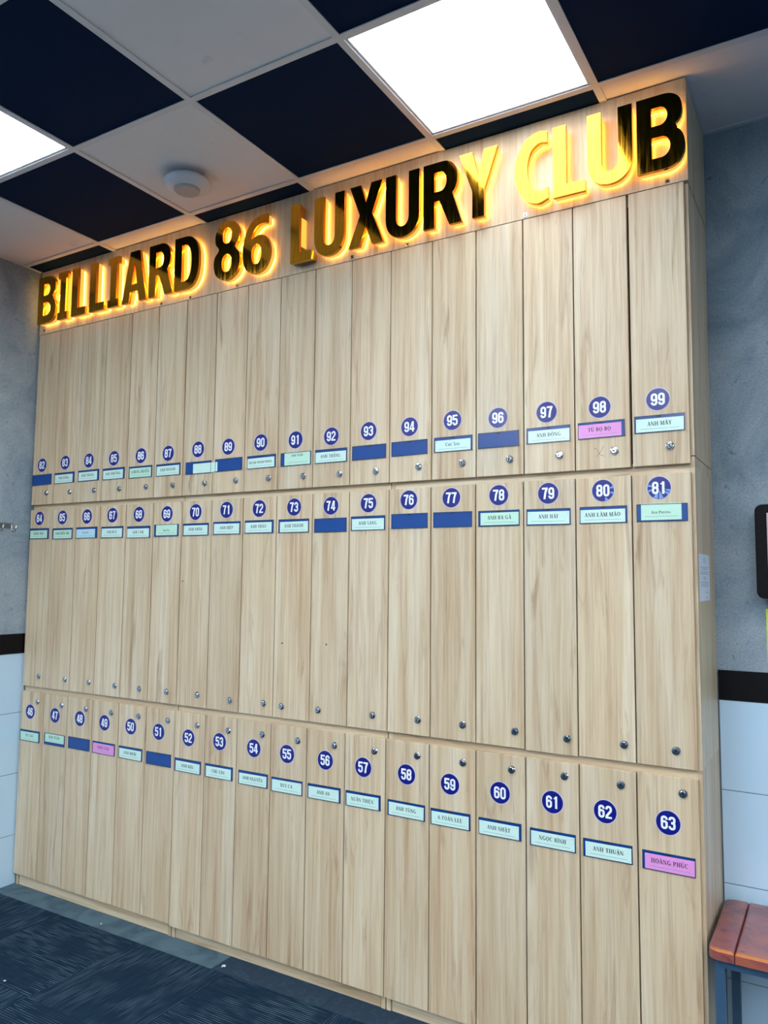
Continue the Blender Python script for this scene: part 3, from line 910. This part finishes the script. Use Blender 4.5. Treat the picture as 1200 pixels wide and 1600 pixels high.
for row in 'TMB':
    z0, z1 = ROWZ[row]
    bz0, bz1 = BODY[row]
    for mod in range(3):
        n0 = FIRST[row] + 6 * mod
        bx0 = 6 * mod * P + ((0.0028 if row == 'B' else .0016) if mod else -0.004) + (DX[row][6 * mod] if mod else 0)
        bx1 = 6 * (mod + 1) * P - (0.0028 if row == 'B' else .0016) + DX[row][6 * (mod + 1)] if mod < 2 else 3.212
        cab = thing('locker_cabinet', ((bx0 + bx1) / 2, YD, bz0), 'pale oak locker cabinet with doors %s to %s, %s row %s' % (words(n0), words(n0 + 5), ROWN[row], MODN[mod]), 'cabinet', 'pale oak cue locker cabinets')
        ox, oz = (bx0 + bx1) / 2, bz0
        hw = (bx1 - bx0) / 2
        D = YBK - YD
        # carcass: two sides, top, bottom and back
        t = 0.017
        base = 0.058 if row == 'B' else 0.0
        b = MB(); b.box(-hw, -hw + t, 0, D, 0, bz1 - bz0); put('side_panel', b.mesh('side_panel', [M['oak']]), (0, 0, 0), cab)
        if row == 'T' and mod == 2:
            b = MB(); b.box(hw - t, hw, 0, D, 0.036, bz1 - bz0); put('side_panel', b.mesh('side_panel', [M['oak']]), (0, 0, 0), cab)
            b = MB(); b.box(hw - t - .001, hw - .0005, 0, D, 0, 0.0330); put('side_rail', b.mesh('side_rail', [M['oak_h']]), (0, 0, 0), cab)
        else:
            b = MB(); b.box(hw - t, hw, 0, D, 0, bz1 - bz0); put('side_panel', b.mesh('side_panel', [M['oak']]), (0, 0, 0), cab)
        b = MB(); b.box(-hw + t, hw - t, 0, D, bz1 - bz0 - 0.034, bz1 - bz0); put('top_rail', b.mesh('top_rail', [M['oak_h']]), (0, 0, 0), cab)
        b = MB(); b.box(-hw + t, hw - t, 0 if row != 'B' else .002, D, base, base + 0.022); put('bottom_rail', b.mesh('bottom_rail', [M['oak_h']]), (0, 0, 0), cab)
        b = MB(); b.box(-hw + t, hw - t, D - 0.006, D, base + 0.022, bz1 - bz0 - 0.034); put('back_panel', b.mesh('back_panel', [M['oak']]), (0, 0, 0), cab)
        if row == 'B':
            b = MB(); b.box(-hw + t + .004, hw - t - .004, 0.004, 0.020, 0, base - .001); put('plinth', b.mesh('plinth', [M['oak_h']]), (0, 0, 0), cab)
        for k in range(1, 6):
            b = MB(); xk = (6 * mod + k) * P + DX[row][6 * mod + k] - ox
            b.box(xk - .008, xk + .008, 0.001, D - .006, base + 0.022, bz1 - bz0 - .034)
            put('divider', b.mesh('divider', [M['gap']]), (0, 0, 0), cab)
        for k in range(6):
            c = 6 * mod + k
            num = FIRST[row] + c
            g = 0.0021
            xl0, xr0 = c * P + DX[row][c] + g, (c + 1) * P + DX[row][c + 1] - g
            if c == 0: xl0 += 0.001
            if c == 17: xr0 = 3.2015
            dz0, dz1 = z0, z1
            if row == 'B': dz0 = 0.057 if mod == 0 else 0.050
            if row == 'T' and c == 17: xl0 += 0.0035; dz0 += .001
            if row == 'M' and c == 15: dz0 -= 0.003
            jy = rnd.uniform(-.0008, .0008)
            cx, cz = (xl0 + xr0) / 2, (dz0 + dz1) / 2
            b = MB()
            b.bevel_box(-(xr0 - xl0) / 2, (xr0 - xl0) / 2, -0.0175, 0, -(dz1 - dz0) / 2, (dz1 - dz0) / 2, 0.0009)
            door = put('locker_door', b.mesh('locker_door', [M['oak']]), (cx - ox, -0.0005 + jy * .5, cz - oz), cab)
            fy = -0.0175
            nx_ = lambda tb: (c + .5) * P + tb[row][0][c] - cx
            nz_ = lambda tb: tb[row][1][c] - cz
            style = None
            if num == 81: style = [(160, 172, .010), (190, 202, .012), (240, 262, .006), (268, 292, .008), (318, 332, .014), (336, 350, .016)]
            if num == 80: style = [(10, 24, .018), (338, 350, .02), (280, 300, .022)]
            put('number_sticker', sticker(str(num), style), (nx_(DISC), fy - .0001, nz_(DISC)), door)
            put('cam_lock', LOCKS[(num * 7) % 4], (nx_(LOCKP), fy, nz_(LOCKP)), door)
            tilt = rnd.uniform(-.006, .006)
            hx = nx_(PLATE)
            half = (xr0 - xl0) / 2 - .0765
            hx = max(-half, min(half, hx)) if half > 0 else 0
            hol = put('name_holder', HOLDER, (hx, fy, nz_(PLATE)), door, (0, tilt, 0))
            if num == 98:          # a pencilled cross
                b = MB()
                for pl in ([(-.016, .014), (-.008, .013), (.004, -.008), (.018, -.014)], [(.015, .020), (.008, .004), (-.004, -.010), (-.010, -.013)]):
                    for q in stroke(pl, .0012):
                        b.poly_xz(q, -.0001, 0)
                put('pencil_mark', b.mesh('pencil_mark', [M['scuff']]), (-.012, fy, 1.944 - cz), door)
            for hn, hx_, hz_ in ((70, 1.089, 1.51), (74, 1.864, 1.274), (73, 1.649, 1.268)):
                if num == hn:
                    b = MB(); b.lathe([(.0035, 0), (.0033, .0003)], 'y', 10); put('drill_hole', b.mesh('drill_hole', [M['dark']]), (hx_ - cx, fy, hz_ - cz), door)
            if num in CARDS:
                tx, colr, dx, dz, w, hh = CARDS[num]
                wx, wz = cx + hx + dx, cz + nz_(PLATE) + dz
                wy = YD - 0.0005 + jy * .5 + fy - 0.0025
                lab = LBL.get(num) or '%s name card on the door numbered %s' % (CNAME[colr], words(num))
                cd = put('name_card', card_mesh(w, hh, M[colr]), (wx, wy, wz), None, (0, tilt + rnd.uniform(-.008, .008), 0))
                tag(cd, lab, 'name card', 'name cards in the locker door holders')
                small = num in (81, 69, 66, 91)
                pm = card_print(tx, w, hh, .0090 if small else .0128, {91: .014, 69: -.001, 81: -.002}.get(num, .0045), num != 88, num != 88 and not small)
                if pm: put('card_print', pm, (0, 0, 0), cd)

# ------------------------------------------------------------------ fascia board with the gold letters
ZF0, ZF1 = 2.7865, ZC - 0.0008
fas = thing('sign_board', (1.607, 0.0, ZF0), 'pale oak fascia board above the lockers carrying the gold letters', 'sign board')
for x0, x1 in ((-0.002, 2.1514), (2.1526, 3.2165)):
    b = MB(); b.bevel_box(x0 - 1.607, x1 - 1.607, -0.0015, 0.016, 0, ZF1 - ZF0, 0.0008)
    put('front_panel', b.mesh('front_panel', [M['oak']]), (0, 0, 0), fas)
b = MB(); b.box(3.1995 - 1.607, 3.2145 - 1.607, 0.0165, YBK, 0, ZF1 - ZF0)
put('end_panel', b.mesh('end_panel', [M['oak']]), (0, 0, 0), fas)
for x, z in ((.041, 2.806), (.901, 2.799), (1.085, 2.796), (1.363, 2.797), (1.962, 2.799), (2.211, 2.797), (2.681, 2.799), (3.155, 2.799)):
    b = MB(); b.box(-.006, .006, -.0022, 0, -.007, .007, 0); b.lathe([(.0028, .002), (.0028, .0036), (.001, .0042)], 'y', 8, 1)
    put('clip', b.mesh('clip', [M['chrome'], M['dark']]), (x - 1.607, -0.0015, z - ZF0), fas)

# letter outlines: lists of closed loops, unit = metre, cap height .246
H = 0.246


def arc(cx, cy, rx, ry, a0, a1, n=10, e=2.0):
    out = []
    for k in range(n + 1):
        a = math.radians(a0 + (a1 - a0) * k / n)
        c, s = math.cos(a), math.sin(a)
        out.append((cx + rx * math.copysign(abs(c) ** (2 / e), c), cy + ry * math.copysign(abs(s) ** (2 / e), s)))
    return out


def smooth(pts, n=5):
    """closed Catmull-Rom loop"""
    out = []; m = len(pts)
    for k in range(m):
        p0, p1, p2, p3 = (Vector(pts[(k + d) % m]) for d in (-1, 0, 1, 2))
        for q in range(n):
            t = q / n
            v = 0.5 * ((2 * p1) + (p2 - p0) * t + (2 * p0 - 5 * p1 + 4 * p2 - p3) * t * t + (3 * p1 - p0 - 3 * p2 + p3) * t ** 3)
            out.append((v.x, v.y))
    return out


def spline_run(pts, n=5):
    """open Catmull-Rom run"""
    out = []
    for k in range(len(pts) - 1):
        p1, p2 = Vector(pts[k]), Vector(pts[k + 1])
        p0 = Vector(pts[k - 1]) if k else 2 * p1 - p2
        p3 = Vector(pts[k + 2]) if k + 2 < len(pts) else 2 * p2 - p1
        for q in range(n):
            t = q / n
            v = 0.5 * ((2 * p1) + (p2 - p0) * t + (2 * p0 - 5 * p1 + 4 * p2 - p3) * t * t + (3 * p1 - p0 - 3 * p2 + p3) * t ** 3)
            out.append((v.x, v.y))
    return out + [pts[-1]]


def letter(c):
    T = .045
    if c == 'B':
        o = [(0, 0), (0, H), (.078, H)] + arc(.078, H - .058, .060, .058, 80, -52, 10, 2.3) + arc(.080, .068, .064, .068, 50, -90, 12, 2.3)
        h1 = [(T, .146), (T, H - .040)] + [(.070, H - .040)] + arc(.070, .176, .024, .030, 80, -80, 8) + [(.070, .146)]
        h2 = [(T, .040), (T, .108)] + [(.074, .108)] + arc(.074, .074, .027, .034, 80, -80, 8) + [(.074, .040)]
        return [o, h1, h2], .144
    if c == 'I':
        s = .040
        return [[(0, 0), (0, .036), (.016, .036), (.016, H - .036), (0, H - .036), (0, H), (.076, H), (.076, H - .036), (.060, H - .036), (.060, .036), (.076, .036), (.076, 0)]], .076
    if c == 'L':
        return [[(0, 0), (0, H), (T, H), (T, .038), (.108, .038), (.108, 0)]], .108
    if c == 'A':
        return [[(0, 0), (.052, H), (.114, H), (.166, 0), (.118, 0), (.108, .050), (.057, .050), (.047, 0)], [(.065, .086), (.101, .086), (.083, .190)]], .166
    if c == 'R':
        o = [(0, 0), (0, H), (.076, H)] + arc(.076, H - .072, .063, .072, 80, -50, 12, 2.2) + [(.156, 0), (.106, 0), (.066, .098), (T, .098), (T, 0)]
        h1 = [(T, .134), (T, H - .038), (.070, H - .038)] + arc(.070, .171, .025, .037, 80, -80, 8) + [(.070, .134)]
        return [o, h1], .156
    if c == 'D':
        o = [(0, 0), (0, H), (.062, H)] + arc(.062, H / 2, .088, H / 2, 82, -82, 18, 2.4) + [(.062, 0)]
        h1 = [(T, .038), (T, H - .038), (.062, H - .038)] + arc(.062, H / 2, .043, H / 2 - .038, 82, -82, 14, 2.2) + [(.062, .038)]
        return [o, h1], .150
    if c == '8':
        o = smooth([(.076, .262), (.118, .250), (.143, .212), (.142, .170), (.122, .140), (.146, .108), (.150, .066), (.130, .020), (.076, -.004), (.022, .020), (.002, .066), (.006, .108), (.030, .140), (.010, .170), (.009, .212), (.034, .250)], 4)
        return [o, arc(.076, .197, .026, .036, 0, 348, 20, 2.3), arc(.076, .074, .028, .040, 0, 348, 20, 2.3)], .152
    if c == '6':
        top = spline_run([(.046, .148), (.058, .182), (.088, .206), (.130, .206)], 5)
        bowl = spline_run([(.130, .246), (.086, .244), (.040, .220), (.012, .172), (.001, .110), (.006, .050), (.032, .010), (.076, -.004), (.120, .012), (.146, .056), (.148, .100), (.132, .142), (.098, .160), (.066, .156), (.046, .148)], 4)
        return [top + [(.130, .246)] + bowl[1:-1], arc(.076, .080, .027, .044, 0, 348, 20, 2.2)], .150
    if c == 'U':
        o = [(0, H), (T, H)] + arc(.0725, .078, .0275, .040, 180, 360, 12, 2.2) + [(.100, H), (.145, H)] + arc(.0725, .080, .0725, .084, 0, -180, 18, 2.2)
        return [o], .145
    if c == 'X':
        return [[(0, 0), (.050, .124), (.004, H), (.054, H), (.078, .172), (.102, H), (.152, H), (.106, .124), (.156, 0), (.106, 0), (.078, .076), (.050, 0)]], .156
    if c == 'Y':
        return [[(.051, 0), (.051, .098), (0, H), (.050, H), (.0735, .150), (.097, H), (.147, H), (.096, .098), (.096, 0)]], .147
    if c == 'C':
        o = spline_run([(.118, .244), (.082, .248), (.038, .226), (.008, .172), (.002, .118), (.010, .068), (.040, .018), (.082, -.004), (.120, .006)], 6)
        i_ = spline_run([(.120, .046), (.092, .038), (.062, .058), (.048, .100), (.048, .146), (.062, .188), (.090, .208), (.118, .204)], 6)
        return [o + i_], .120
    return [], 0


def letter_mesh(name, loops, y_c, half, off, mat):
    cu = bpy.data.curves.new(name, 'CURVE')
    cu.dimensions = '2D'; cu.fill_mode = 'BOTH'; cu.extrude = half; cu.offset = off
    for lp in loops:
        # drop coincident points
        pts = [p for k, p in enumerate(lp) if (Vector(p) - Vector(lp[k - 1])).length > 1e-5]
        sp = cu.splines.new('POLY'); sp.points.add(len(pts) - 1); sp.use_cyclic_u = True
        for q, p in zip(sp.points, pts):
            q.co = (p[0], p[1], 0, 1)
    ob = bpy.data.objects.new(name, cu)
    me = bpy.data.meshes.new_from_object(ob)
    me.transform(Matrix(((1, 0, 0, 0), (0, 0, -1, y_c), (0, 1, 0, 0), (0, 0, 0, 1))))
    bm = bmesh.new(); bm.from_mesh(me)
    bmesh.ops.remove_doubles(bm, verts=bm.verts, dist=1e-6)
    bmesh.ops.recalc_face_normals(bm, faces=bm.faces)
    bm.to_mesh(me); bm.free()
    me.materials.clear(); me.materials.append(mat)
    for p in me.polygons:
        p.material_index = 0
        p.use_smooth = False
    bpy.data.objects.remove(ob); bpy.data.curves.remove(cu)
    me.name = name
    return me


ORD = ['', 'first', 'second', 'third']
SIGN = [('B', .046), ('I', .206), ('L', .313), ('L', .449), ('I', .582), ('A', .683), ('R', .863), ('D', 1.028), ('8', 1.266), ('6', 1.432),
        ('L', 1.688), ('U', 1.808), ('X', 1.975), ('U', 2.142), ('R', 2.304), ('Y', 2.450), ('C', 2.659), ('L', 2.797), ('U', 2.914), ('B', 3.073)]
LABELS = ['letter B at the far left end of the fascia', 'letter I just right of the leftmost letter B', 'letter L, first of the double L near the left end', 'letter L, second of the double L near the left end',
          'letter I between the double L and the letter A', 'letter A near the left end of the fascia', 'letter R between the letters A and D', 'letter D just left of the digit eight',
          'digit eight on the fascia', 'digit six on the fascia', 'letter L, mostly unlit, right after the digit six', 'letter U left of the letter X', 'letter X on the fascia', 'letter U right of the letter X',
          'letter R left of the letter Y', 'letter Y on the fascia', 'letter C on the fascia', 'letter L right after the letter C', 'letter U next to the last letter B', 'letter B at the far right end of the fascia']
YFACE = -0.050
for n, (ch, x) in enumerate(SIGN):
    loops, w = letter(ch)
    zb = 2.822 - .012 * min(1, x / 1.5) + (.006 if x > 2.9 else 0)
    lt = thing('sign_letter', (x, -0.0015, zb), 'backlit gold mirror ' + LABELS[n], 'sign letter', 'gold letters on the fascia')
    put('metal_shell', letter_mesh('metal_shell', loops, YFACE + .0015 + .007, .007, 0.0, M['gold']), (0, 0, 0), lt)
    unlit = (n == 10)
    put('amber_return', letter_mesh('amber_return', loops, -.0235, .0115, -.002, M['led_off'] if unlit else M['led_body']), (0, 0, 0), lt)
    put('led_backing', letter_mesh('led_backing', loops, -.0068, .0050, -.006, M['led_off'] if unlit else M['led']), (0, 0, 0), lt)
    if unlit:
        b = MB(); b.box(.043, .047, -.034, -.002, .07, .19)
        put('led_strip', b.mesh('led_strip', [M['led_body']]), (0, 0, 0), lt)

# ------------------------------------------------------------------ smoke detector
sd = thing('smoke_detector', (1.383, -.333, ZC + 0.0048), 'round white smoke detector under the pale ceiling tile near the digits', 'smoke detector')
b = MB(); b.lathe([(.060, 0), (.060, -.016), (.056, -.018)], 'z', 32); put('base', recalc(b.mesh('base', [M['plastic_grey']], False)), (0, 0, 0), sd)
b = MB(); b.lathe([(.058, -.018), (.086, -.020), (.094, -.027), (.092, -.037), (.078, -.048), (.054, -.055)], 'z', 40); put('body', recalc(b.mesh('body', [M['plastic_white']], True)), (0, 0, 0), sd)
b = MB(); b.lathe([(.052, -.052), (.050, -.062), (.046, -.065)], 'z', 32); put('sensor_cap', recalc(b.mesh('sensor_cap', [M['plastic_grey']], False)), (0, 0, 0), sd)
for a in (40, 160, 280):
    b = MB(); b.box(.055, .068, -.010, .010, -.019, -.006)
    put('mounting_lug', b.mesh('mounting_lug', [M['plastic_white']]), (0, 0, 0), sd, (0, 0, math.radians(a)))

# ------------------------------------------------------------------ coat hook rail on the left wall
hk = thing('hook_rail', (XL, -.30, 1.777), 'steel coat hook rail screwed to the blue-grey left wall', 'hook rail')
b = MB(); b.box(0, .003, -.22, .213, -.013, .013); put('rail', b.mesh('rail', [M['hook_steel']]), (0, 0, 0), hk)
for y in (.205, .135, .06, -.015, -.09, -.165):
    pth = [(.0045, y, .012), (.0055, y, -.012)] + [(.0055 + .017 - .017 * math.cos(math.radians(a)), y, -.014 - .017 * math.sin(math.radians(a))) for a in (0, 40, 80, 115, 150)] + [(.044, y, .004)]
    b = MB(); b.tube(pth, .0032, 8); put('hook', recalc(b.mesh('hook', [M['chrome']], True)), (0, 0, 0), hk)
for y in (.165, .02, -.13):
    b = MB()
    b.lathe([(.005, 0), (.004, .002), (.001, .0028)], 'z', 12)
    put('screw', b.mesh('screw', [M['chrome']]), (.003, y, 0), hk, (0, PI / 2, 0))

# ------------------------------------------------------------------ notice on the cabinet side
nt_ = thing('paper_notice', (3.2121, .150, 1.543), 'white printed notice taped to the right side of the lockers', 'notice')
b = MB(); b.box(0, .0006, -.105, .105, -.073, .073); put('sheet', b.mesh('sheet', [M['paper']]), (0, 0, 0), nt_)
b = MB()
rr = random.Random(3)
for z, half in ((.062, .010), (.055, .030), (.047, .022), (.030, .075), (.024, .05), (.016, .08), (.010, .08), (.0, .03), (-.006, .03), (-.016, .08), (-.022, .07), (-.028, .08), (-.048, .03), (-.066, .02)):
    y = -half
    off = .04 if z < -.04 else 0
    while y < half:
        l = rr.uniform(.004, .012)
        b.quad([(.0008, y + off, z), (.0008, min(y + l, half) + off, z), (.0008, min(y + l, half) + off, z + .0024), (.0008, y + off, z + .0024)], 0)
        y += l + .002
put('print', b.mesh('print', [M['ink_soft']]), (0, 0, 0), nt_)

# ------------------------------------------------------------------ wall monitor and lime sheet at the right edge
mw, mh, mr_ = .52, .306, .022
mon = thing('wall_monitor', (3.348 + mw / 2, YB, 1.63), 'black framed wall screen at the right edge with rounded corners', 'screen')


def rrect(w, h_, r, y, n=6):
    pts = []
    for cx, cz, a in ((w / 2 - r, h_ / 2 - r, 0), (-w / 2 + r, h_ / 2 - r, 90), (-w / 2 + r, -h_ / 2 + r, 180), (w / 2 - r, -h_ / 2 + r, 270)):
        pts += [(cx + r * math.cos(math.radians(a + 90 * k / n)), y, cz + r * math.sin(math.radians(a + 90 * k / n))) for k in range(n + 1)]
    return pts


b = MB()
b.ring([rrect(mw - .01, mh - .01, mr_, -.050), rrect(mw, mh, mr_, -.054), rrect(mw, mh, mr_, -.074), rrect(mw - .006, mh - .006, mr_ - .002, -.078), rrect(mw - .064, mh - .05, .004, -.078), rrect(mw - .066, mh - .052, .004, -.075)], cap1=True)
put('bezel', recalc(b.mesh('bezel', [M['bezel']])), (0, 0, 0), mon)
b = MB(); b.box(-.12, .12, -.050, 0, -.08, .08); put('wall_bracket', b.mesh('wall_bracket', [M['dark']]), (0, 0, 0), mon)
b = MB(); sw, sh_ = mw - .070, mh - .056
b.box(-sw / 2, sw / 2, -.0757, -.074, -sh_ / 2, sh_ / 2, 0)
b.poly_xz([(-sw / 2 + .006, .06), (-sw / 2 + .006, .005), (sw / 2 - .1, .005), (sw / 2 - .1, .06)], -.0759, 1)
put('display', b.mesh('display', [M['screen'], M['screen_purple']]), (0, 0, 0), mon)
ls = thing('lime_sheet', (3.367 + .105, YB, 1.345), 'lime yellow sheet of paper on the wall below the screen', 'paper sheet')
b = MB(); b.box(-.105, .105, -.0012, 0, -.097, .097)
put('sheet', b.mesh('sheet', [M['lime']]), (0, 0, 0), ls)
b = MB(); b.lathe([(.004, .0012), (.004, .0022), (.002, .003)], 'y', 12)
put('pin', b.mesh('pin', [M['chrome']]), (0, 0, .085), ls)

# ------------------------------------------------------------------ bench by the right wall
ZS = .505
bx0, bx1, by0, by1 = 3.224, 4.02, -.055, .345
be = thing('wooden_bench', ((bx0 + bx1) / 2, (by0 + by1) / 2, 0), 'worn red-brown wooden bench on a dark steel frame beside the lockers', 'bench')
ox, oy = (bx0 + bx1) / 2, (by0 + by1) / 2
edges = [bx0, 3.2935, 3.425, 3.555, 3.685, 3.815, 3.945, bx1]
for k in range(len(edges) - 1):
    x0, x1 = edges[k] + (.0008 if k else 0), edges[k + 1] - .0008
    r = .030
    pts = []
    lc, rc = (r if k == 0 else .003), (r if k == len(edges) - 2 else .003)
    for cx, cy, a, rr_ in ((x1 - rc, by1 - rc, 0, rc), (x0 + lc, by1 - lc, 90, lc), (x0 + lc, by0 + lc, 180, lc), (x1 - rc, by0 + rc, 270, rc)):
        pts += [(cx + rr_ * math.cos(math.radians(a + 15 * q)), cy + rr_ * math.sin(math.radians(a + 15 * q))) for q in range(7)]
    cxm, cym = sum(p[0] for p in pts) / len(pts), sum(p[1] for p in pts) / len(pts)
    ins = lambda d: [(px + (d if px < cxm else -d), py + (d if py < cym else -d)) for px, py in pts]
    b = MB()
    b.ring([[(px - cxm, py - cym, -.030) for px, py in pts], [(px - cxm, py - cym, -.007) for px, py in pts], [(px - cxm, py - cym, -.002) for px, py in ins(.0025)], [(px - cxm, py - cym, 0) for px, py in ins(.006)]], m=0)
    sme = recalc(b.mesh('seat_board', [M['bench'], M['bench_edge']]))
    for pf in sme.polygons:
        if pf.normal.y < -0.35 and pf.center.z > -.008: pf.material_index = 1
    put('seat_board', sme, (cxm - ox, cym - oy, ZS), be)
fz0, fz1 = ZS - .055, ZS - .030
fx0, fx1, fy0, fy1 = 3.240, bx1 - .018, -.038, .325
for nm, bx in (('frame_rail', (fx0, fx1, fy0, fy0 + .025)), ('frame_rail', (fx0, fx1, fy1 - .025, fy1)), ('frame_rail', (fx0, fx0 + .025, fy0 + .025, fy1 - .025)), ('frame_rail', (fx1 - .025, fx1, fy0 + .025, fy1 - .025))):
    b = MB(); b.box(bx[0] - ox, bx[1] - ox, bx[2] - oy, bx[3] - oy, fz0, fz1); put(nm, b.mesh(nm, [M['steel_dark']]), (0, 0, 0), be)
for x in (fx0, fx1 - .025):
    for y in (fy0, fy1 - .025):
        b = MB(); b.box(x - ox, x + .025 - ox, y - oy, y + .025 - oy, 0.003, fz0)
        lg = put('leg', b.mesh('leg', [M['steel_dark']]), (0, 0, 0), be)
        b = MB(); b.box(x - .001 - ox, x + .026 - ox, y - .001 - oy, y + .026 - oy, 0.0, .012)
        put('rubber_foot', b.mesh('rubber_foot', [M['dark']]), (0, 0, 0), lg)
for x in (fx0 + .006, fx1 - .018):
    b = MB(); b.box(x - ox, x + .012 - ox, fy0 + .025 - oy, fy1 - .025 - oy, .10, .112); put('stretcher', b.mesh('stretcher', [M['steel_dark']]), (0, 0, 0), be)

# ------------------------------------------------------------------ litter on the floor
for n, (x, y, s, lab) in enumerate(((1.436, -.058, .012, 'white paper scrap on the dark floor strip beside the locker plinth'), (.723, -.060, .005, 'tiny white crumb on the pale slate floor strip'),
                                    (.809, -.575, .009, 'small white paper scrap on the carpet at the left edge'))):
    r3 = random.Random(n + 40)
    bm = bmesh.new()
    vs_ = [bm.verts.new((s * math.cos(a) * r3.uniform(.4, 1), s * math.sin(a) * r3.uniform(.4, 1), r3.uniform(.0, .35) * s)) for a in [k * 2 * PI / 7 for k in range(7)]]
    ctr = bm.verts.new((0, 0, .3 * s)); low = bm.verts.new((0, 0, 0))
    for k in range(7):
        bm.faces.new((vs_[k], vs_[(k + 1) % 7], ctr)); bm.faces.new((vs_[(k + 1) % 7], vs_[k], low))
    me = bpy.data.meshes.new('paper_scrap'); bm.to_mesh(me); bm.free(); me.materials.append(M['paper'])
    tag(put('paper_scrap', me, (x, y, 0.0005)), lab, 'litter')
